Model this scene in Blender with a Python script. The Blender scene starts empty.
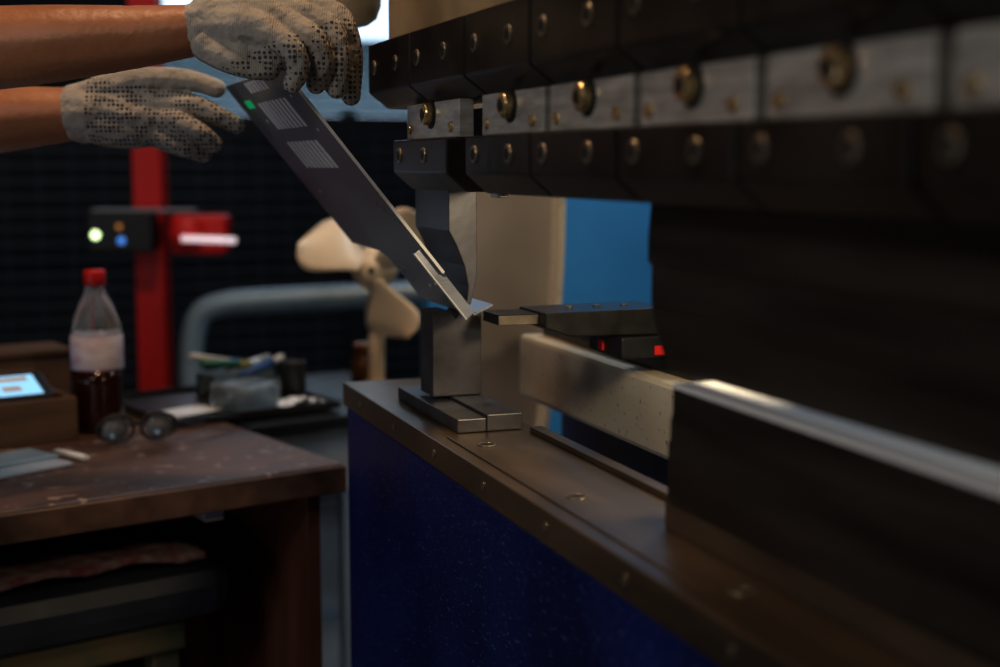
import bpy, bmesh, math, random
from mathutils import Vector, Matrix
random.seed(4)
S=bpy.context.scene
try:
    S.view_settings.view_transform='Standard'
    S.view_settings.look='None'
    S.view_settings.gamma=.86
    S.view_settings.exposure=.12
except Exception as e: print(e)
H=1.15
YAW=math.radians(-19.8)

# ---------------------------------------------------------------- materials
def mat(name,col,rough=.5,metal=0.0,var=.0,vscale=20,bump=0,bscale=60,emit=None,estr=0,trans=0,stretch=None,col2=None,scr=None,spec=None):
    m=bpy.data.materials.new(name); m.use_nodes=True
    nt=m.node_tree; b=nt.nodes['Principled BSDF']
    b.inputs['Base Color'].default_value=(*col,1)
    b.inputs['Roughness'].default_value=rough
    b.inputs['Metallic'].default_value=metal
    if spec is not None: b.inputs['Specular IOR Level'].default_value=spec
    if trans: b.inputs['Transmission Weight'].default_value=trans
    if emit:
        b.inputs['Emission Color'].default_value=(*emit,1); b.inputs['Emission Strength'].default_value=estr
    tc=nt.nodes.new('ShaderNodeTexCoord'); mp=nt.nodes.new('ShaderNodeMapping')
    nt.links.new(tc.outputs['Object'],mp.inputs['Vector'])
    if stretch: mp.inputs['Scale'].default_value=stretch
    if var or col2:
        n=nt.nodes.new('ShaderNodeTexNoise'); n.inputs['Scale'].default_value=vscale; n.inputs['Detail'].default_value=6
        nt.links.new(mp.outputs[0],n.inputs['Vector'])
        r=nt.nodes.new('ShaderNodeValToRGB')
        r.color_ramp.elements[0].position=.32; r.color_ramp.elements[1].position=.68
        c2=col2 or tuple(min(1,c*(1+var)) for c in col)
        c1=col if col2 else tuple(c*(1-var) for c in col)
        r.color_ramp.elements[0].color=(*c1,1); r.color_ramp.elements[1].color=(*c2,1)
        nt.links.new(n.outputs['Fac'],r.inputs['Fac'])
        out=r.outputs['Color']
        if scr:
            v=nt.nodes.new('ShaderNodeTexNoise'); v.inputs['Scale'].default_value=scr[1]; v.inputs['Detail'].default_value=3
            mp2=nt.nodes.new('ShaderNodeMapping'); mp2.inputs['Scale'].default_value=scr[2]
            mp2.inputs['Rotation'].default_value=(.5,.3,.2)
            nt.links.new(tc.outputs['Object'],mp2.inputs['Vector']); nt.links.new(mp2.outputs[0],v.inputs['Vector'])
            r2=nt.nodes.new('ShaderNodeValToRGB'); r2.color_ramp.elements[0].position=scr[3]; r2.color_ramp.elements[1].position=scr[3]+.04
            nt.links.new(v.outputs['Fac'],r2.inputs['Fac'])
            mx=nt.nodes.new('ShaderNodeMixRGB'); nt.links.new(r2.outputs['Color'],mx.inputs['Fac'])
            nt.links.new(out,mx.inputs['Color1']); mx.inputs['Color2'].default_value=(*scr[0],1); out=mx.outputs['Color']
        nt.links.new(out,b.inputs['Base Color'])
        mr=nt.nodes.new('ShaderNodeMapRange'); mr.inputs['To Min'].default_value=max(.03,rough-.1); mr.inputs['To Max'].default_value=min(1,rough+.12)
        nt.links.new(n.outputs['Fac'],mr.inputs['Value']); nt.links.new(mr.outputs[0],b.inputs['Roughness'])
    if bump:
        n2=nt.nodes.new('ShaderNodeTexNoise'); n2.inputs['Scale'].default_value=bscale; n2.inputs['Detail'].default_value=4
        nt.links.new(mp.outputs[0],n2.inputs['Vector'])
        bp=nt.nodes.new('ShaderNodeBump'); bp.inputs['Strength'].default_value=bump; bp.inputs['Distance'].default_value=.002
        nt.links.new(n2.outputs['Fac'],bp.inputs['Height']); nt.links.new(bp.outputs[0],b.inputs['Normal'])
    return m

M={}
M['oxide']=mat('black_oxide_steel',(.038,.031,.026),.34,.5,var=.4,vscale=18,bump=.15)
M['steel']=mat('ground_steel',(.68,.65,.60),.38,.55,var=.25,vscale=30,stretch=(1,1,6),bump=.1)
M['screw']=mat('screw_steel',(.32,.27,.20),.3,.7,var=.25,vscale=60)
M['bedsteel']=mat('oily_bed_steel',(.085,.062,.044),.34,.6,vscale=14,col2=(.25,.175,.115),stretch=(1,.25,1),bump=.2)
M['toolsteel']=mat('tool_steel_dark',(.066,.050,.040),.42,.65,var=.5,vscale=12,stretch=(1,.3,3),bump=.12)
M['die']=mat('die_steel',(.13,.125,.13),.38,.7,var=.35,vscale=20,bump=.1)
M['punch']=mat('punch_steel',(.09,.09,.10),.38,.6,var=.3,vscale=14,bump=.1)
M['bright']=mat('shoulder_highlight_white',(.95,.94,.92),.5,.0,var=.03)  # near-white colour paints the highlight on the die top
M['brass']=mat('yellowed_bolt_steel',(.66,.49,.25),.26,.8,var=.3,vscale=120)
M['dark']=mat('socket_dark',(.01,.01,.01),.6)
M['beamm']=mat('warm_ram_steel',(.50,.37,.22),.42,.3,var=.3,vscale=10,bump=.1)
M['blue']=mat('navy_machine_paint',(.005,.012,.105),.42,0,var=.4,vscale=5,bump=.12,bscale=90,scr=((.07,.12,.32),9,(3,14,60),.64))
M['innerblue']=mat('inner_blue_paint',(.006,.015,.09),.45,0,var=.2)
M['skyblue']=mat('light_blue_panel',(.045,.24,.50),.45,0,var=.12,vscale=3)
M['cream']=mat('cream_machine_paint',(.76,.67,.51),.4,0,var=.10,vscale=9,bump=.1,scr=((.12,.09,.06),160,(1,1,1),.66))
M['frame']=mat('grey_frame_paint',(.38,.33,.28),.5,0,var=.15,vscale=5)
M['black']=mat('black_plastic',(.012,.012,.014),.4,0,var=.2)
M['blackmetal']=mat('black_anodised',(.042,.040,.040),.33,.6,var=.2,vscale=50)
M['red']=mat('red_paint',(.66,.014,.012),.45,0,var=.12,vscale=8)
M['wood']=mat('worn_desk_top',(.050,.024,.016),.48,0,vscale=7,col2=(.15,.080,.054),stretch=(1,3,1),bump=.35,bscale=40,scr=((.27,.18,.13),45,(1,1,1),.62))
M['edge']=mat('worn_desk_edge',(.045,.020,.012),.5,0,vscale=16,col2=(.17,.085,.048),bump=.3)
M['panel']=mat('desk_side_wood',(.085,.026,.013),.5,0,vscale=8,col2=(.14,.05,.025),stretch=(4,4,.5))
M['crate']=mat('crate_wood',(.065,.033,.018),.6,0,vscale=10,col2=(.14,.075,.038),stretch=(.6,4,4),bump=.3)
M['floor']=mat('concrete_floor',(.20,.25,.30),.5,0,var=.25,vscale=4,bump=.2)
M['wall']=mat('dark_wall_paint',(.008,.011,.018),.8,0,var=.2,vscale=3)
M['ceil']=mat('dark_ceiling',(.02,.02,.022),.9,0,var=.2)
M['fence']=mat('fence_wire',(.028,.046,.070),.5,.2,var=.2)
M['cap']=mat('red_cap',(.7,.02,.02),.4,0,var=.05)
M['cola']=mat('cola_liquid',(.028,.006,.003),.10,0,var=.2)
M['clear']=mat('bottle_plastic',(.85,.92,.95),.08,0,trans=.9,var=.03)
M['label']=mat('bottle_label',(.80,.79,.86),.6,0,vscale=26,col2=(.62,.42,.52),stretch=(1,1,3))
M['fan']=mat('cream_fan_plastic',(.68,.54,.37),.4,0,var=.15,vscale=8)
M['amber']=mat('amber_jar',(.26,.09,.025),.2,0,var=.4,vscale=30)
M['grey']=mat('light_grey_paint',(.28,.32,.37),.5,0,var=.12,vscale=6)
M['pipe']=mat('galvanised_pipe',(.24,.33,.40),.4,.3,var=.15,vscale=12)
M['white']=mat('white_paper',(.75,.77,.78),.7,0,var=.08,vscale=15)
M['slot']=mat('slot_showthrough_white',(.98,.98,1.0),.6,0,var=.01)  # white stands in for brightness seen through the openings
M['sheet']=mat('rolled_sheet_steel',(.36,.385,.45),.30,.6,var=.15,vscale=6,stretch=(1,1,3),bump=.05)
M['sheetedge']=mat('cut_sheet_edge',(.88,.86,.82),.4,.1,var=.06)
M['cushion']=mat('stool_black_vinyl',(.030,.034,.045),.45,0,var=.3,vscale=12,bump=.4,bscale=25)
M['cloth']=mat('patterned_rag',(.20,.03,.035),.9,0,vscale=60,col2=(.34,.27,.26),bump=.5)
M['green']=mat('green_old_paint',(.10,.12,.06),.6,0,vscale=20,col2=(.20,.14,.07),bump=.3)
M['skin']=mat('skin',(.38,.155,.068),.44,0,vscale=22,col2=(.47,.205,.10),bump=.4,bscale=120)
M['screen']=mat('phone_screen',(.02,.05,.1),.2,emit=(.35,.7,1),estr=1.1)
M['ledw']=mat('led_white',(1,1,1),.3,emit=(.75,1,.5),estr=3)
M['ledb']=mat('led_blue',(.1,.3,1),.3,emit=(.1,.35,1),estr=.8)
M['leda']=mat('led_amber',(1,.5,.1),.3,emit=(1,.4,.05),estr=.2)
M['tube']=mat('indicator_tube',(.9,.9,1),.3,emit=(1,.8,.85),estr=.7)
M['sky']=mat('window_daylight',(.8,.9,1),.5,emit=(.62,.80,1),estr=1.4)
M['louv']=mat('window_blind',(.16,.30,.36),.6,0,var=.1,emit=(.12,.30,.40),estr=.06)
M['jeans']=mat('work_sleeve',(.03,.04,.07),.9,0,var=.2,vscale=50,bump=.3)
M['yellow']=mat('dull_yellow_marker',(.32,.29,.08),.4,0,var=.05)
M['mgreen']=mat('green_marker',(.04,.24,.14),.4,0,var=.05)
M['refl']=mat('green_reflection',(.03,.5,.2),.4,0,var=.05,emit=(0,.7,.25),estr=.25)  # green light reflected on the sheet, painted as a faintly glowing patch
M['mblue']=mat('blue_marker',(.05,.13,.38),.4,0,var=.05)
M['lens']=mat('spectacle_lens',(.5,.55,.6),.05,0,trans=.8,var=.02)

def glove_mat(name,lim,dotc=(.05,.05,.062)):
    m=mat(name,(.37,.345,.31),.9,0,vscale=30,col2=(.52,.48,.42))
    nt=m.node_tree;b=nt.nodes['Principled BSDF']
    src=b.inputs['Base Color'].links[0].from_socket
    tc=nt.nodes.new('ShaderNodeTexCoord')
    v=nt.nodes.new('ShaderNodeTexVoronoi'); v.inputs['Scale'].default_value=215; v.inputs['Randomness'].default_value=.2
    nt.links.new(tc.outputs['Object'],v.inputs['Vector'])
    lt=nt.nodes.new('ShaderNodeMath'); lt.operation='LESS_THAN'; lt.inputs[1].default_value=.36
    nt.links.new(v.outputs['Distance'],lt.inputs[0])
    sx=nt.nodes.new('ShaderNodeSeparateXYZ'); nt.links.new(tc.outputs['Object'],sx.inputs[0])
    mu=nt.nodes.new('ShaderNodeMath'); mu.operation='MULTIPLY_ADD'; nt.links.new(sx.outputs['X'],mu.inputs[0]); mu.inputs[1].default_value=lim[1]; mu.inputs[2].default_value=lim[0]
    l2=nt.nodes.new('ShaderNodeMath'); l2.operation='LESS_THAN'; nt.links.new(sx.outputs['Z'],l2.inputs[0]); nt.links.new(mu.outputs[0],l2.inputs[1])
    g=nt.nodes.new('ShaderNodeMath'); g.operation='GREATER_THAN'; nt.links.new(sx.outputs['X'],g.inputs[0]); g.inputs[1].default_value=lim[2]
    m1=nt.nodes.new('ShaderNodeMath'); m1.operation='MULTIPLY'; nt.links.new(lt.outputs[0],m1.inputs[0]); nt.links.new(l2.outputs[0],m1.inputs[1])
    m2=nt.nodes.new('ShaderNodeMath'); m2.operation='MULTIPLY'; nt.links.new(m1.outputs[0],m2.inputs[0]); nt.links.new(g.outputs[0],m2.inputs[1])
    mx=nt.nodes.new('ShaderNodeMixRGB'); nt.links.new(m2.outputs[0],mx.inputs['Fac']); nt.links.new(src,mx.inputs['Color1']); mx.inputs['Color2'].default_value=(*dotc,1)
    nt.links.new(mx.outputs[0],b.inputs['Base Color'])
    w=nt.nodes.new('ShaderNodeTexWave'); w.inputs['Scale'].default_value=160; w.inputs['Distortion'].default_value=2
    nt.links.new(tc.outputs['Object'],w.inputs['Vector'])
    bp=nt.nodes.new('ShaderNodeBump'); bp.inputs['Strength'].default_value=.35; bp.inputs['Distance'].default_value=.001
    nt.links.new(w.outputs['Fac'],bp.inputs['Height'])
    nz=nt.nodes.new('ShaderNodeTexNoise'); nz.inputs['Scale'].default_value=34; nz.inputs['Detail'].default_value=3
    nt.links.new(tc.outputs['Object'],nz.inputs['Vector'])
    b2=nt.nodes.new('ShaderNodeBump'); b2.inputs['Strength'].default_value=.9; b2.inputs['Distance'].default_value=.014
    nt.links.new(nz.outputs['Fac'],b2.inputs['Height']); nt.links.new(bp.outputs[0],b2.inputs['Normal'])
    nt.links.new(b2.outputs[0],b.inputs['Normal'])
    return m

# ---------------------------------------------------------------- geometry helpers
def grp(name,loc=(0,0,0),rz=0,parent=None):
    e=bpy.data.objects.new(name,None); S.collection.objects.link(e)
    e.location=loc; e.rotation_euler=(0,0,rz); e.empty_display_size=.05
    if parent: e.parent=parent
    return e
def mk(name,verts,faces,m,parent=None,bevel=0,smooth=False,seg=2):
    me=bpy.data.meshes.new(name); me.from_pydata([tuple(v) for v in verts],[],faces); me.update()
    bm=bmesh.new(); bm.from_mesh(me); bmesh.ops.recalc_face_normals(bm,faces=bm.faces); bm.to_mesh(me); bm.free()
    o=bpy.data.objects.new(name,me); S.collection.objects.link(o)
    if m is not None: me.materials.append(M[m] if isinstance(m,str) else m)
    if parent: o.parent=parent
    if bevel:
        b=o.modifiers.new('bevel','BEVEL'); b.width=bevel; b.segments=seg; b.limit_method='ANGLE'
    if smooth:
        for p in me.polygons: p.use_smooth=True
    return o
def boxd(x0,x1,y0,y1,z0,z1):
    v=[(x0,y0,z0),(x1,y0,z0),(x1,y1,z0),(x0,y1,z0),(x0,y0,z1),(x1,y0,z1),(x1,y1,z1),(x0,y1,z1)]
    f=[(0,3,2,1),(4,5,6,7),(0,1,5,4),(1,2,6,5),(2,3,7,6),(3,0,4,7)]
    return v,f
def box(name,x0,x1,y0,y1,z0,z1,m,parent=None,bevel=.001):
    v,f=boxd(x0,x1,y0,y1,z0,z1); return mk(name,v,f,m,parent,bevel)
def multi(name,parts,m,parent=None,bevel=0,smooth=False):
    V=[];F=[]
    for v,f in parts:
        o=len(V); V+=list(v); F+=[tuple(i+o for i in q) for q in f]
    return mk(name,V,F,m,parent,bevel,smooth)
def prismd(prof,y0,y1):
    n=len(prof); v=[(x,y0,z) for x,z in prof]+[(x,y1,z) for x,z in prof]
    f=[tuple(range(n)),tuple(range(2*n-1,n-1,-1))]+[(i,i+n,(i+1)%n+n,(i+1)%n) for i in range(n)]
    return v,f
def prism(name,prof,y0,y1,m,parent=None,bevel=.001):
    v,f=prismd(prof,y0,y1); return mk(name,v,f,m,parent,bevel)
def cyld(p0,p1,r0,r1=None,n=20):
    p0=Vector(p0);p1=Vector(p1); r1=r0 if r1 is None else r1
    d=(p1-p0).normalized(); a=d.orthogonal().normalized(); b=d.cross(a)
    v=[];
    for p,r in((p0,r0),(p1,r1)):
        for i in range(n):
            t=2*math.pi*i/n; v.append(p+a*r*math.cos(t)+b*r*math.sin(t))
    f=[tuple(range(n-1,-1,-1)),tuple(range(n,2*n))]+[(i,(i+1)%n,(i+1)%n+n,i+n) for i in range(n)]
    return v,f
def cyl(name,p0,p1,r0,m,parent=None,r1=None,bevel=0,n=24):
    v,f=cyld(p0,p1,r0,r1,n); o=mk(name,v,f,m,parent,bevel)
    for p in o.data.polygons: p.use_smooth=len(p.vertices)==4
    return o
def lathe(name,prof,m,parent=None,loc=(0,0,0),rot=(0,0,0),n=32):
    v=[];f=[]
    for r,z in prof:
        for i in range(n):
            t=2*math.pi*i/n; v.append((r*math.cos(t),r*math.sin(t),z))
    k=len(prof)
    for j in range(k-1):
        for i in range(n):
            f.append((j*n+i,j*n+(i+1)%n,(j+1)*n+(i+1)%n,(j+1)*n+i))
    f.append(tuple(range(n-1,-1,-1))); f.append(tuple((k-1)*n+i for i in range(n)))
    o=mk(name,v,f,m,parent,smooth=False)
    for p in o.data.polygons: p.use_smooth=len(p.vertices)==4
    o.location=loc;o.rotation_euler=rot
    return o
def tube(name,pts,r,m,parent=None,cyc=False,res=8):
    c=bpy.data.curves.new(name,'CURVE'); c.dimensions='3D'; c.bevel_depth=r; c.bevel_resolution=5; c.use_fill_caps=True
    s=c.splines.new('NURBS'); s.points.add(len(pts)-1)
    for p,q in zip(s.points,pts): p.co=(*q,1)
    s.use_endpoint_u=not cyc; s.use_cyclic_u=cyc; s.order_u=3; s.resolution_u=res
    o=bpy.data.objects.new(name,c); S.collection.objects.link(o); c.materials.append(M[m])
    if parent:o.parent=parent
    return o
def catm(P,k=8):
    out=[];n=len(P)
    for i in range(n-1):
        p0=P[max(i-1,0)];p1=P[i];p2=P[i+1];p3=P[min(i+2,n-1)]
        for j in range(k):
            t=j/k
            out.append(tuple(.5*((2*b)+(-a+c)*t+(2*a-5*b+4*c-d)*t*t+(-a+3*b-3*c+d)*t**3) for a,b,c,d in zip(p0,p1,p2,p3)))
    out.append(tuple(P[-1])); return out
def flesh(name,chains,m,parent,scale=.00096,vox=.0019,smooth=5,k=8,flat=None):
    """continuous body surface: dense spheres along joint chains, voxel-merged and smoothed"""
    bm=bmesh.new()
    for ch in chains:
        for (x,y,z,r) in catm(ch,k):
            mtx=Matrix.Translation(Vector((x,y,z))*scale)
            bmesh.ops.create_icosphere(bm,subdivisions=2,radius=r*scale,matrix=mtx)
    me=bpy.data.meshes.new(name); bm.to_mesh(me); bm.free()
    o=bpy.data.objects.new(name,me); S.collection.objects.link(o); me.materials.append(m); o.parent=parent
    r=o.modifiers.new('merge','REMESH'); r.mode='VOXEL'; r.voxel_size=vox; r.use_smooth_shade=True
    s=o.modifiers.new('relax','SMOOTH'); s.factor=.6; s.iterations=smooth
    return o

# ---------------------------------------------------------------- room
box('floor',-3,4,-2,5.1,-.05,0,'floor',None,0)
box('ceiling',-3,4,-2,5.1,3.4,3.45,'ceil',None,0)
box('wall_left',-3.1,-3,-2,5.1,0,3.4,'wall',None,0)
box('wall_right',4,4.1,-2,5.1,0,3.4,'wall',None,0)
box('wall_front',-3,4,-2.1,-2,0,3.4,'wall',None,0)
wx0,wx1,wz0,wz1=.45,1.75,1.29,2.3
multi('wall_back',[boxd(-3,wx0,5,5.1,0,3.4),boxd(wx1,4,5,5.1,0,3.4),boxd(wx0,wx1,5,5.1,0,wz0),boxd(wx0,wx1,5,5.1,wz1,3.4)],'wall')
w=grp('window_1')
box('pane',wx0,wx1,5.06,5.07,wz0,wz1,'sky',w,0)
multi('window_frame',[boxd(wx0,wx1,4.98,5.05,wz0,wz0+.03),boxd(wx0,wx1,4.98,5.05,wz1-.03,wz1),boxd(wx0,wx0+.03,4.98,5.05,wz0,wz1),boxd(wx1-.03,wx1,4.98,5.05,wz0,wz1)],'wall',w)
multi('blind_slats',[boxd(wx0+.03,wx1-.03,5.0,5.04,1.325+i*.034,1.325+i*.034+.030) for i in range(8)],'louv',w)

# mesh fence
fn=grp('mesh_fence',(0,4.2,0))
parts=[]
x=-1.6
while x<2.2:
    parts.append(boxd(x,x+.004,0,.004,.05,1.27)); x+=.09
z=.06
while z<1.27:
    parts.append(boxd(-1.6,2.2,-.004,0,z,z+.008)); z+=.045
multi('wire_mesh',parts,'fence',fn)
multi('fence_posts',[boxd(a,a+.04,-.02,.02,0,1.3) for a in(-1.6,-.4,1.0,2.18)]+[boxd(-1.6,2.2,-.015,.015,1.25,1.28)],'black',fn)

# ---------------------------------------------------------------- press brake
pb=grp('press_brake')
YN=-.9
box('bed_body',.370,.47,YN,1.552,0,.872,'blue',pb,.004)
box('bed_rail',.3665,.475,YN,1.556,.872,.8985,'bedsteel',pb,.0015)
box('raised_die_rail',.425,.47,YN,.845,.8985,.918,'bedsteel',pb,.0015)
multi('bed_rail_lip',[boxd(.380,.383,YN,1.2,.898,.9000),boxd(.462,.474,YN,1.2,.8985,.904)],'bedsteel',pb,.0005)
ys=[.92+.138*k for k in range(-6,5)]
multi('rail_screws',[cyld((.368,q,.886),(.3655,q,.886),.0036,n=12) for q in ys],'screw',pb)
for i,q in enumerate((1.157,.95,.70,.45)):
    lathe('bed_slot_ring_%d'%i,[(.0085,0),(.0085,.0010),(.0068,.0010),(.0068,.0002)],'screw',pb,(.404,q,.8985))
    cyl('bed_slot_%d'%i,(.404,q,.899),(.404,q,.8993),.0068,'dark',pb)
# long die + punch
prism('long_die',[(.425,.918),(.425,.960),(.4265,.962),(.4265,.975),(.428,.980),(.428,.9985),(.472,.9985),(.472,.918)],YN,.841,'toolsteel',pb,.0008)
box('die_shoulder',.4275,.47,YN,.840,.9975,1.0010,'bright',pb,.0004)  # bright reflection along the die top is put into its colour
prism('long_punch',[(.420,1.124),(.418,1.1),(.418,1.083),(.421,1.080),(.421,1.055),(.426,1.035),(.431,1.018),(.4345,1.0085),(.448,1.0085),(.465,1.04),(.465,1.124)],YN,.862,'toolsteel',pb,.0006)
# clamps
UP=[(1.434,1.282),(1.278,1.118)]; LO=[(1.340,1.166)]
b0=1.114
for k in range(13):
    UP.append((b0-.1525*k,b0-.1525*(k+1)+.004)); LO.append((b0-.1525*k,b0-.1525*(k+1)+.004))
upp=[(.370,1.272),(.370,1.222),(.391,1.2065),(.44,1.2065),(.44,1.272)]
lop=[(.370,1.172),(.370,1.141),(.389,1.1245),(.44,1.1245),(.44,1.172)]
multi('upper_clamps',[prismd(upp,b,a) for a,b in UP],'oxide',pb,.0018)
multi('lower_clamps',[prismd(lop,b,a) for a,b in LO],'oxide',pb,.0018)
multi('intermediate_plates',[boxd(.382,.396 if i==0 else .41,b+.001,a-.009,1.1725,1.206) for i,(a,b) in enumerate(LO)],'steel',pb,.001)
multi('tool_holder_spine',[boxd(.415,.438,YN,1.165,1.1725,1.206),boxd(.42,.438,YN,1.33,1.1245,1.2)],'die',pb,.001)
box('gap_upright',.405,.414,1.13,1.15,1.12,1.206,'steel',pb)
hd=[];so=[];nu=[];ns=[];sm=[];recs=[]
for L,zc in((UP,1.247),(LO,1.157)):
    for a,b in L:
        for q in(a-.024,a-.105):
            hd.append(cyld((.372,q,zc),(.3685,q,zc),.0080,.0074,20)); so.append(cyld((.3684,q,zc),(.3680,q,zc),.0052,n=6))
for a,b in LO:
    c=(a+b)/2-.004
    recs.append(cyld((.383,c,1.195),(.3805,c,1.195),.0135,n=28))
    nu.append(cyld((.381,c,1.195),(.373,c,1.195),.0108,.0098,28)); ns.append(cyld((.3729,c,1.195),(.3722,c,1.195),.0056,n=6))
    for q in (a-.022,b+.022):
        sm.append(cyld((.383,q,1.182),(.3795,q,1.182),.0046,n=14))
multi('clamp_screws',hd,'screw',pb,.0006); multi('clamp_screw_sockets',so,'dark',pb)
multi('nut_recess_shade',recs,'dark',pb,.0005)  # dark discs paint the shaded recess around each nut
multi('wedge_nuts',nu,'brass',pb,.002); multi('wedge_nut_sockets',ns,'dark',pb); multi('plate_screws',sm,'brass',pb,.0005)
# ram
box('ram_beam',.385,.50,YN,1.41,1.2725,2.3,'beamm',pb,.003)
box('ram_cover',.378,.386,YN,.98,1.285,2.3,'oxide',pb,.003)
lathe('ram_guide_cylinder',[(.002,0),(.014,.003),(.024,.010),(.029,.024),(.030,.05),(.030,.9)],'beamm',pb,(.372,1.5,1.295))
# punch segment
prism('short_punch',[(.410,1.124),(.410,1.085),(.418,1.07),(.426,1.05),(.430,1.03),(.428,1.012),(.4325,1.012),(.4385,1.04),(.4385,1.124)],1.285,1.40,'punch',pb,.0006)
# rear parts
mh=grp('machine_side_frame')
pts=[]
for i in range(17):
    t=i/16; z=.72+.75*t
    pts.append((.692+.036*math.sin(math.pi*t)**.8,z))
prism('side_frame',[(.60,.0),(.70,0),(.70,.5)]+pts+[(.70,1.6),(.9,1.8),(.9,2.2),(.60,2.2)],1.80,1.86,'frame',mh,.004)
prism('side_frame_flange',[(p[0]-.003,p[1]) for p in pts]+[(p[0]+.006,p[1]) for p in reversed(pts)],1.77,1.86,'cream',mh,.002)
rc=grp('rear_machine_cover')
box('rear_cover',.74,2.2,2.45,2.50,0,2.2,'skyblue',rc,.004)
box('inner_panel',.72,.74,-.4,1.75,0,.84,'innerblue',pb)
# backgauge
bg=grp('backgauge',parent=pb)
box('gauge_beam',.60,.69,.2,1.60,.862,.940,'cream',bg,.006)
box('gauge_rail',.625,.655,.25,1.58,.940,.956,'blackmetal',bg)
box('gauge_rail_strip',.63,.65,.25,1.58,.956,.960,'blackmetal',bg)
box('carriage',.565,.650,1.22,1.30,.9605,.981,'black',bg,.002)
multi('carriage_red',[boxd(.563,.566,1.262,1.272,.964,.974),boxd(.600,.612,1.2185,1.221,.963,.972)],'red',bg)
prism('finger_body',[(.490,.992),(.515,.983),(.622,.981),(.622,1.008),(.490,1.0065)],1.232,1.305,'blackmetal',bg,.0015)
box('finger_tip',.450,.545,1.252,1.300,.994,1.0045,'blackmetal',bg,.001)
box('finger_tip_plate',.449,.492,1.2505,1.2525,.9945,1.0035,'screw',bg,.0003)
multi('finger_screws',[cyld((a,1.27,1.006),(a,1.27,1.009),.004,n=12) for a in(.53,.56,.59)],'screw',bg)
# short die (separate tool)
d=grp('bending_die')
box('die_base',.395,.424,1.215,1.42,.899,.912,'die',d,.001)
box('die_foot',.4245,.460,1.215,1.42,.899,.915,'die',d,.001)
prism('die_block',[(.405,.9155),(.405,1.002),(.424,1.002),(.430,.994),(.436,1.002),(.457,1.002),(.457,.9155)],1.325,1.368,'die',d,.0008)

# ---------------------------------------------------------------- sheet metal part
al=math.atan2(.2216,.178); Ls=.284
def SP(y,s,off=0):
    x=.430-.178*s; z=1.005+.2216*s
    return (x-off*math.sin(al),y,z-off*math.cos(al))
def sheetpoly(name,poly,o0,o1,m,parent,bev=0):
    n=len(poly); v=[SP(y,s,o0) for y,s in poly]+[SP(y,s,o1) for y,s in poly]
    f=[tuple(range(n)),tuple(range(2*n-1,n-1,-1))]+[(i,i+n,(i+1)%n+n,(i+1)%n) for i in range(n)]
    return mk(name,v,f,m,parent,bev)
sh=grp('sheet_metal_part')
poly=[(1.262,0),(1.262,.17),(1.257,.19),(1.257,1.04),(1.58,1.04),(1.575,.245),(1.46,.235),(1.44,.20),(1.44,0)]
sheetpoly('panel',poly,0,.002,'sheet',sh)
sheetpoly('near_edge',[(1.2555,.19),(1.2555,1.03),(1.2572,1.03),(1.2572,.19)],-.0004,.0024,'sheetedge',sh)
sheetpoly('return_flange',[(1.262,.01),(1.262,.30),(1.266,.30),(1.266,.01)],.002,.010,'sheet',sh)
sheetpoly('return_flange_edge',[(1.2610,.01),(1.2610,.30),(1.2670,.30),(1.2670,.01)],.010,.0112,'sheetedge',sh)
prism('rear_flange',[(.430,1.005),(.447,1.0125),(.4465,1.0145),(.4295,1.007)],1.262,1.44,'sheet',sh,0)
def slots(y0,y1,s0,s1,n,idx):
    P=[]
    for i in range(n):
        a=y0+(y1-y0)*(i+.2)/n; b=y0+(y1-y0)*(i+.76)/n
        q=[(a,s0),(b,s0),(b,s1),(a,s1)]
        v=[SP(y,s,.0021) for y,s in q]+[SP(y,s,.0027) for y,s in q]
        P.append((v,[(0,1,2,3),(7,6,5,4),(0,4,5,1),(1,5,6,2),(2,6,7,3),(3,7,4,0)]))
    multi('vent_slots_%d'%idx,P,'slot',sh)  # raised white strips, painted as light showing through the slots
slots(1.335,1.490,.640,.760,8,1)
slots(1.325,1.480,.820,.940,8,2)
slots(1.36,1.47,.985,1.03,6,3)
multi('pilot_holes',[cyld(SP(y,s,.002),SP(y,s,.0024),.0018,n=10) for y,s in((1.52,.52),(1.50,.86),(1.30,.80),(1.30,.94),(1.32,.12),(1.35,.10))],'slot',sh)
sheetpoly('green_reflection',[(1.505,.925),(1.540,.925),(1.540,.96),(1.505,.96)],.0021,.0026,'refl',sh)  # painted patch of reflected green light

# ---------------------------------------------------------------- worker: arms and gloves
wk=grp('worker')
ga=glove_mat('dotted_glove_near',(-.002,.45,-.040),(.075,.072,.078)); gb=glove_mat('dotted_glove_far',(.026,-.15,-.062),(.035,.035,.045))
near=grp('near_arm',(.232,1.2684,1.2505),YAW,wk)
s1=.00090
N=[
 [(-54,0,22,26),(-32,-12,22,25),(-8,-26,20,20),(14,-32,10,14.5)],
 [(-54,0,26,27),(-30,-4,32,24),(-1,-12,34,19),(24,-14,26,14.5)],
 [(-54,2,30,27),(-30,8,38,24),(3,10,42,19),(34,8,38,14.5)],
 [(-54,4,26,27),(-30,18,34,23),(3,28,42,18),(40,30,44,14.5)],
 [(-48,-6,10,22),(-20,-14,0,21),(10,-20,-4,17),(26,-16,-8,14)],
 [(-48,10,10,22),(-14,8,2,21),(18,4,4,19),(34,2,-2,15)],
 # fingers : little, ring, middle, index
 [(14,-32,10,14),(34,-40,-4,12.5),(38,-36,-22,11.5),(31,-28,-34,10)],
 [(24,-14,26,14.5),(51,-22,10,13),(59,-20,-12,12),(52,-12,-34,10.5)],
 [(34,8,38,14.5),(65,2,22,13.5),(75,-4,-8,12),(71,-4,-38,10.5)],
 [(40,30,44,14.5),(70,28,36,13.5),(84,24,0,12),(83,20,-44,10.5)],
 # thumb, along the underside of the sheet
 [(-54,-14,4,18),(-36,-24,-8,15),(-14,-28,-17,13),(8,-26,-21,11)],
]
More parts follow.
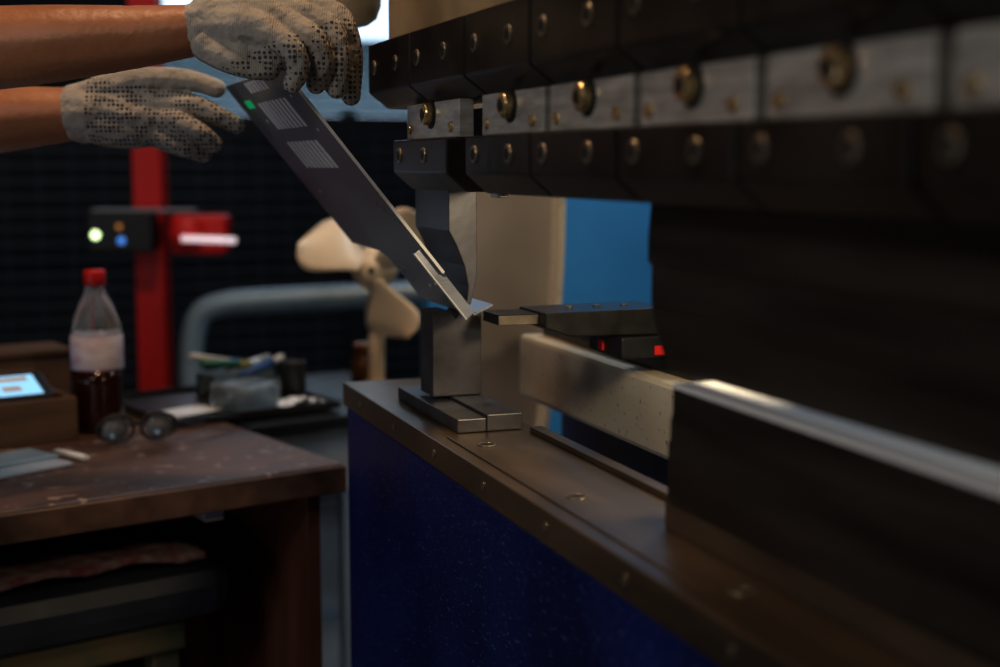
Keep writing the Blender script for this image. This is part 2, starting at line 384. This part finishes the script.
flesh('gloved_hand',N,ga,near,s1,.0016,3)
flesh('glove_cuff',[[(-64,0,21,28),(-52,0,22,28)]],ga,near,s1,.0022,3)
flesh('forearm',[[(-600,60,-60,52),(-450,30,-20,50),(-310,10,-1,44),(-220,0,6,40),(-130,0,13,32),(-66,0,20,26)]],M['skin'],near,s1,.004,6,k=14)
flesh('upper_arm',[[(-590,60,-60,54),(-670,60,60,58),(-740,50,200,64)]],M['jeans'],near,s1,.006,6,k=12)
far=grp('far_arm',(.1587,1.5566,1.206),YAW,wk)
s2=.00108
Fh=[
 [(-68,0,-4,24),(-45,-4,-13,23),(-15,-6,-20,18),(6,-6,-22,13)],
 [(-68,0,-2,24),(-45,-4,2,24),(-12,-8,-6,18),(10,-8,-8,13.5)],
 [(-68,0,2,24),(-45,0,13,22),(-15,-4,12,18),(10,-6,8,13.5)],
 [(-62,10,0,22),(-38,14,4,20),(0,12,0,16),(12,10,2,14)],
 [(-60,-4,12,18),(-34,-8,24,15),(4,-12,31,12),(40,-8,30,11),(68,-4,22,9.5)],
 [(10,-6,8,13),(44,-10,5,11.5),(68,-8,-5,10.5),(87,-2,-15,9)],
 [(10,-8,-8,13),(34,-20,-13,11.5),(53,-22,-22,10.5),(66,-14,-33,9)],
 [(6,-6,-22,12.5),(26,-16,-31,11),(42,-16,-38,10),(54,-8,-43,9)],
 [(0,10,-24,12),(22,12,-34,10.5),(36,14,-38,9.5),(44,16,-36,8.5)],
]
flesh('gloved_hand',Fh,gb,far,s2,.0017,3)
flesh('glove_cuff',[[(-68,0,-2,31),(-54,0,-2,30)]],gb,far,s2,.0022,3)
flesh('forearm',[[(-545,40,-70,48),(-400,20,-40,46),(-260,6,-20,40),(-150,0,-9,34),(-74,0,-3,27)]],M['skin'],far,s2,.004,6,k=14)
flesh('upper_arm',[[(-540,40,-70,50),(-625,40,60,54),(-690,30,180,60)]],M['jeans'],far,s2,.006,6,k=12)

# ---------------------------------------------------------------- desk
A=(.392,1.66,0); TR=math.radians(16.2)
dk=grp('wooden_desk',A,TR)
box('desk_top',-1.25,0,0,.59,.743,.780,'wood',dk,.004)
box('desk_edge_trim',-1.25,.001,-.004,0,.744,.777,'edge',dk,.002)
box('side_panel_right',-.042,-.024,.02,.57,0,.743,'panel',dk,.001)
box('side_panel_left',-1.22,-1.20,.02,.57,0,.743,'panel',dk,.001)
box('back_panel',-1.20,-.055,.54,.555,.15,.743,'edge',dk,.001)
box('bracket',-.17,-.145,.04,.07,.722,.743,'steel',dk,.001)
ct=grp('tool_cart',A,TR)
box('cart_top',.015,.40,.30,.70,.760,.776,'black',ct,.002)
multi('cart_apron',[boxd(.02,.395,.31,.325,.66,.76),boxd(.02,.395,.675,.69,.66,.76),boxd(.02,.035,.325,.675,.66,.76),boxd(.38,.395,.325,.675,.66,.76)],'grey',ct,.002)
multi('cart_legs',[boxd(x,x+.02,y,y+.02,.08,.66) for x in(.10,.375) for y in(.31,.67)]+[boxd(.10,.395,.31,.69,.20,.215)],'grey',ct,.002)
multi('cart_castors',[cyld((x,y-.015,.04),(x,y+.015,.04),.04,n=20) for x in(.11,.385) for y in(.32,.68)],'black',ct)
tr=grp('parts_tray',(A[0],A[1],.7808),TR)
box('tray_base',-.09,.185,.34,.60,.0,.004,'blackmetal',tr,.001)
multi('tray_rim',[boxd(-.09,.185,.338,.342,0,.012),boxd(-.09,.185,.598,.602,0,.012),boxd(-.092,-.088,.34,.60,0,.012),boxd(.183,.187,.34,.60,0,.012)],'blackmetal',tr,.001)
def TL(name,x,y,z=.7855,rz=0): 
    c,s=math.cos(TR),math.sin(TR)
    return grp(name,(A[0]+x*c-y*s,A[1]+x*s+y*c,z),TR+rz)
tp=TL('tape_roll',.068,.42)
lathe('tape',[(.032,0),(.052,0),(.054,.003),(.054,.033),(.052,.036),(.032,.036)],'clear',tp)
lathe('tape_core',[(.028,.0),(.032,.0),(.032,.034),(.028,.034)],'pipe',tp)
cn=TL('tin_can',.153,.43); lathe('can_body',[(.02,0),(.021,.002),(.0205,.055),(.0215,.057),(.0215,.060),(.019,.060),(.019,.056)],'blackmetal',cn)
pp=TL('paper_notes',-.03,.42,.7855,.3); multi('sheets',[boxd(-.04,.04,-.03,.03,0,.0015),boxd(-.03,.045,-.035,.02,.0015,.003)],'white',pp)
jar=TL('amber_jar',.330,.50,.7762); lathe('jar_body',[(.024,0),(.028,.004),(.028,.045),(.022,.055),(.022,.066),(.024,.066),(.024,.075),(.02,.077)],'amber',jar)
pc=TL('marker_pens',.115,.53,.7855,.15)
for i,(dx,dy,dz,a,r,m1,m2) in enumerate(((-.03,0,.050,-.12,.0,'mgreen','yellow'),(.02,.012,.044,.12,.3,'white','grey'),(-.035,.02,.055,-.22,-.2,'white','mblue'),(.03,-.01,.040,.25,.1,'mblue','white'))):
    c=math.cos(a);s_=math.sin(a)
    def pt(t): return (dx+t*c,dy+t*r*.4,dz+t*s_)
    cyl('barrel_%d'%i,pt(-.045),pt(.025),.0055,m1,pc); cyl('cap_%d'%i,pt(.025),pt(.045),.0065,m2,pc)
multi('pen_box',[boxd(-.055,.055,-.012,-.009,0,.034),boxd(-.055,.055,.045,.048,0,.034),boxd(-.055,-.052,-.009,.045,0,.034),boxd(.052,.055,-.009,.045,0,.034),boxd(-.055,.055,-.012,.048,0,.003)],'pipe',pc,.0008)
rg=TL('crumpled_wrapper',.135,.372,.7855)
V=[];F=[];n=9
for i in range(n):
    for j in range(n): V.append(((i-4)*.009,(j-4)*.0055,.003+random.random()*.015*(1-abs(i-4)/5)))
for i in range(n-1):
    for j in range(n-1): F.append((i*n+j,i*n+j+1,(i+1)*n+j+1,(i+1)*n+j))
mk('foil',V,F,'white',rg)

# desk fan
fn=grp('desk_fan',(.540,2.086,.7762),YAW)
hz=.209
lathe('fan_base',[(.02,0),(.050,0),(.052,.010),(.042,.020),(.018,.030)],'fan',fn,(.003,.03,0))
cyl('fan_stem',(.003,.03,.015),(.003,.05,hz-.01),.013,'fan',fn)
lathe('motor',[(.01,0),(.030,.004),(.036,.02),(.036,.06),(.028,.08),(.01,.085)],'fan',fn,(0,.02,hz),(math.radians(-90),0,0))
lathe('hub',[(.002,0),(.014,.002),(.021,.010),(.022,.026)],'fan',fn,(0,-.012,hz),(math.radians(-90),0,0))
cyl('hub_bolt',(0,-.013,hz),(0,-.010,hz),.005,'dark',fn)
for bi,th in enumerate((147,-72,38)):
    th=math.radians(th); V=[];F=[];nr,nw=14,9
    for i in range(nr):
        t=i/(nr-1); r=.016+.098*t
        wd=.012+.035*math.sin(min(1,t*1.25)*math.pi*.5)**1.4
        if t>.62: wd*=math.sqrt(max(0.02,1-((t-.62)/.39)**2))
        for j in range(nw):
            u=(j/(nw-1)-.5)*2; a=u*wd
            dep=-.018*u*(.6+.4*t)*1.8 - .010*(1-u*u)
            sweep=.012*t*t
            xx=r*math.cos(th)-(a+sweep)*math.sin(th); zz=r*math.sin(th)+(a+sweep)*math.cos(th)
            V.append((xx,dep,hz+zz))
    for i in range(nr-1):
        for j in range(nw-1): F.append((i*nw+j,i*nw+j+1,(i+1)*nw+j+1,(i+1)*nw+j))
    o=mk('blade_%d'%bi,V,F,'fan',fn,smooth=True); q=o.modifiers.new('s','SOLIDIFY'); q.thickness=.002

# bottle
bt=grp('cola_bottle',(.1206,1.980,.7805))
lathe('bottle_shell',[(.030,.086),(.0350,.088),(.0350,.10),(.0345,.13),(.031,.155),(.022,.178),(.0145,.192),(.0125,.200),(.0125,.208)],'clear',bt)
lathe('cola',[(.020,0),(.031,.002),(.0345,.012),(.034,.03),(.0325,.05),(.0345,.07),(.0350,.086),(.0300,.0862)],'cola',bt)
lathe('bottle_label',[(.0353,.088),(.0357,.089),(.0357,.133),(.0351,.134)],'label',bt)
lathe('bottle_cap',[(.0145,.203),(.0152,.204),(.0150,.220),(.0135,.224),(.004,.2245)],'cap',bt)

# crate with phone
def TD(name,px,py,z=.7805,rz=0): return grp(name,(px,py,z),TR+rz)
cr=TD('wooden_crate',-.016,1.895)
multi('crate_boards',[boxd(-.16,.11,0,.012,0,.058),boxd(-.16,.11,.17,.182,0,.075),boxd(.098,.11,.012,.17,0,.058),boxd(-.16,-.148,.012,.17,0,.058),boxd(-.148,.098,.012,.17,0,.006)],'crate',cr,.0015)
box('crate_contents',-.145,.095,.015,.145,.0065,.046,'panel',cr,.003)
wb=TD('lidded_wooden_box',-.020,2.090)
box('box_body',-.20,.115,0,.085,0,.090,'crate',wb,.002)
box('box_lid',-.205,.120,-.004,.089,.0905,.100,'crate',wb,.002)
ph=grp('smartphone',(-.012,1.925,.7805+.058),TR)
ph.rotation_euler=(math.radians(20),0,TR)
box('phone_body',-.08,.075,-.01,.058,0,.008,'black',ph,.003)
box('phone_display',-.074,.060,-.005,.050,.0081,.0085,'screen',ph,0)
multi('display_icons',[boxd(-.03,.0,.01,.03,.0086,.0088),boxd(.01,.05,.032,.045,.0086,.0088),boxd(.01,.035,.005,.02,.0086,.0088)],'white',ph)

# spectacles
gl=grp('eyeglasses',(.162,1.872,.7805),TR-.15)
for sx in(-1,1):
    ring=[]
    for i in range(12):
        t=2*math.pi*i/12; ring.append((sx*.029+.025*math.cos(t),0,.0215+.018*math.sin(t)*(1-.2*math.cos(t)*sx)))
    tube('rim_%d'%(sx+1),ring,.0022,'black',gl,True)
    lathe('lens_%d'%(sx+1),[(.0,0),(.017,.0005),(.017,.0015),(.0,.002)],'lens',gl,(sx*.029,.001,.0205),(math.radians(-90),0,0))
tube('temple_0',[(-.052,0,.024),(-.052,.02,.024),(.00,.06,.014),(.07,.075,.008),(.11,.072,.004)],.0020,'black',gl)
tube('temple_2',[(.052,0,.024),(.060,.01,.024),(.10,.035,.018),(.150,.06,.014),(.158,.075,.004)],.0022,'black',gl)
tube('bridge',[(-.008,0,.026),(0,-.001,.030),(.008,0,.026)],.0020,'black',gl)

# notebook & pen
nb=TD('notebook',.012,1.765,.7805,.25)
multi('pages',[boxd(-.15,.045,-.045,.05,0,.006)],'grey',nb,.002)
box('cover_flap',-.15,.047,-.012,.055,.006,.010,'pipe',nb,.001)
pn=TD('ballpoint_pen',.074,1.80,.785,-1.3)
cyl('pen_barrel',(-.03,0,0),(.03,0,0),.0042,'white',pn); cyl('pen_tip',(-.04,0,0),(-.03,0,0),.001,'steel',pn,.004); cyl('pen_button',(.03,0,0),(.036,0,0),.002,'steel',pn)

# stool
st=grp('padded_stool',(.02,1.80,0),TR)
box('seat_cushion',-.30,.205,-.16,.20,.585,.655,'cushion',st,.026)
box('seat_frame',-.27,.150,-.13,.17,.545,.584,'green',st,.004)
multi('stool_legs',[boxd(x,x+.035,y,y+.035,0,.545) for x in(-.25,.110) for y in(-.12,.125)]+[boxd(-.23,.13,-.115,-.095,.18,.21),boxd(-.23,.13,.13,.15,.25,.28)],'green',st,.003)
V=[];F=[];nx,ny=40,14
for i in range(nx):
    for j in range(ny):
        V.append((-.29+.46*i/(nx-1),-.150+.22*j/(ny-1),.660+.006*abs(math.sin(i*.35+j*.45))+.002*random.random()+(.008 if j<9 else 0)*(1 if i<34 else (39-i)/6)))
for i in range(nx-1):
    for j in range(ny-1): F.append((i*ny+j,i*ny+j+1,(i+1)*ny+j+1,(i+1)*ny+j))
rg=grp('folded_rag',(.02,1.80,0),TR)
o=mk('rag_cloth',V,F,'cloth',rg,smooth=True); q=o.modifiers.new('s','SOLIDIFY'); q.thickness=.008; q.offset=0

# red post with control box
po=grp('red_post',(.326,3.240,0),YAW)
box('post',-.032,.032,-.034,.034,.01,1.62,'red',po,.003)
box('post_foot',-.09,.09,-.09,.09,0,.01,'red',po,.002)
cb=grp('control_box',(.264,3.16,1.002),YAW)
box('housing',-.08,.062,-.03,.035,-.046,.040,'black',cb,.006)
box('housing_lid',-.074,.150,-.012,.03,.041,.048,'grey',cb,.003)
cyl('led_white',(-.060,-.032,-.008),(-.060,-.029,-.008),.009,'ledw',cb)
cyl('led_blue',(-.004,-.032,-.02),(-.004,-.029,-.02),.008,'ledb',cb)
cyl('led_amber',(-.008,-.032,.010),(-.008,-.029,.010),.006,'leda',cb)
es=grp('emergency_stop_unit',(.420,3.07,.997),YAW)
box('red_housing',-.070,.055,-.03,.04,-.045,.042,'red',es,.012)
lathe('mushroom_button',[(.012,0),(.012,.018),(.03,.022),(.034,.034),(.026,.044),(.004,.046)],'red',es,(-.03,-.028,.005),(math.radians(90),0,0))
cyl('indicator_tube',(-.030,-.085,-.006),(.085,-.085,-.010),.007,'tube',es)

# bent pipe handle
pi=grp('bent_pipe_rail',(.505,2.773,.815),YAW)
u=.002016
def q(px,py,dy=0): return ((px-270)*u,dy,(330-py)*u)
tube('pipe',[q(190,735),q(190,400),q(190,350),q(198,312),q(226,302),q(260,300),q(420,292),q(560,288)],.025,'pipe',pi)
tube('pipe_leg',[q(480,290,.02),q(480,735,.02)],.018,'pipe',pi)

# ---------------------------------------------------------------- lights
def area(name,loc,target,size,energy,col):
    l=bpy.data.lights.new(name,'AREA'); l.energy=energy; l.color=col; l.size=size
    o=bpy.data.objects.new(name,l); S.collection.objects.link(o); o.location=loc
    o.rotation_euler=(Vector(target)-Vector(loc)).to_track_quat('-Z','Y').to_euler(); return o
area('ceiling_lamp_warm',(.02,1.30,2.9),(.15,1.55,.9),.22,16,(1,.66,.40))
area('workshop_lamp_cool',(-1.6,-.2,2.6),(.4,1.0,1.1),.8,6.5,(.85,.90,1))
area('press_front_fill',(-.9,.1,1.95),(.38,.65,1.18),.30,3.8,(1,.87,.70))  # unseen fill light, added to brighten the clamp plates
area('low_left_fill',(-1.5,.9,.80),(.2,1.6,.75),.4,2.2,(.85,.88,1))  # unseen fill light, added for the sheet underside and the stool
area('gauge_beam_fill',(.53,.78,1.16),(.62,1.4,.90),.06,1.3,(1,.80,.52))  # added fill hidden behind the long punch, brightens the gauge beam
area('die_shoulder_fill',(.56,.15,1.16),(.45,.30,1.0),.08,.8,(1,.95,.88))  # extra unseen fill, added to brighten the die shoulder
area('rear_lamp',(1.3,1.7,2.0),(1.1,2.35,1.0),.3,8,(.85,.93,1))
area('bay_lamp_cool',(.9,2.9,3.0),(.6,2.9,0),.5,9,(.7,.85,1))
wd=bpy.data.worlds.new('world'); S.world=wd; wd.use_nodes=True
wd.node_tree.nodes['Background'].inputs[0].default_value=(.02,.03,.05,1); wd.node_tree.nodes['Background'].inputs[1].default_value=.3

# ---------------------------------------------------------------- camera
cam=bpy.data.cameras.new('camera'); co=bpy.data.objects.new('camera',cam); S.collection.objects.link(co)
co.location=(0,0,H); co.rotation_euler=(math.radians(90-7.0),0,YAW)
cam.lens=50; cam.sensor_width=36; cam.clip_start=.02
cam.dof.use_dof=True; cam.dof.focus_distance=1.27; cam.dof.aperture_fstop=3.2
S.camera=co
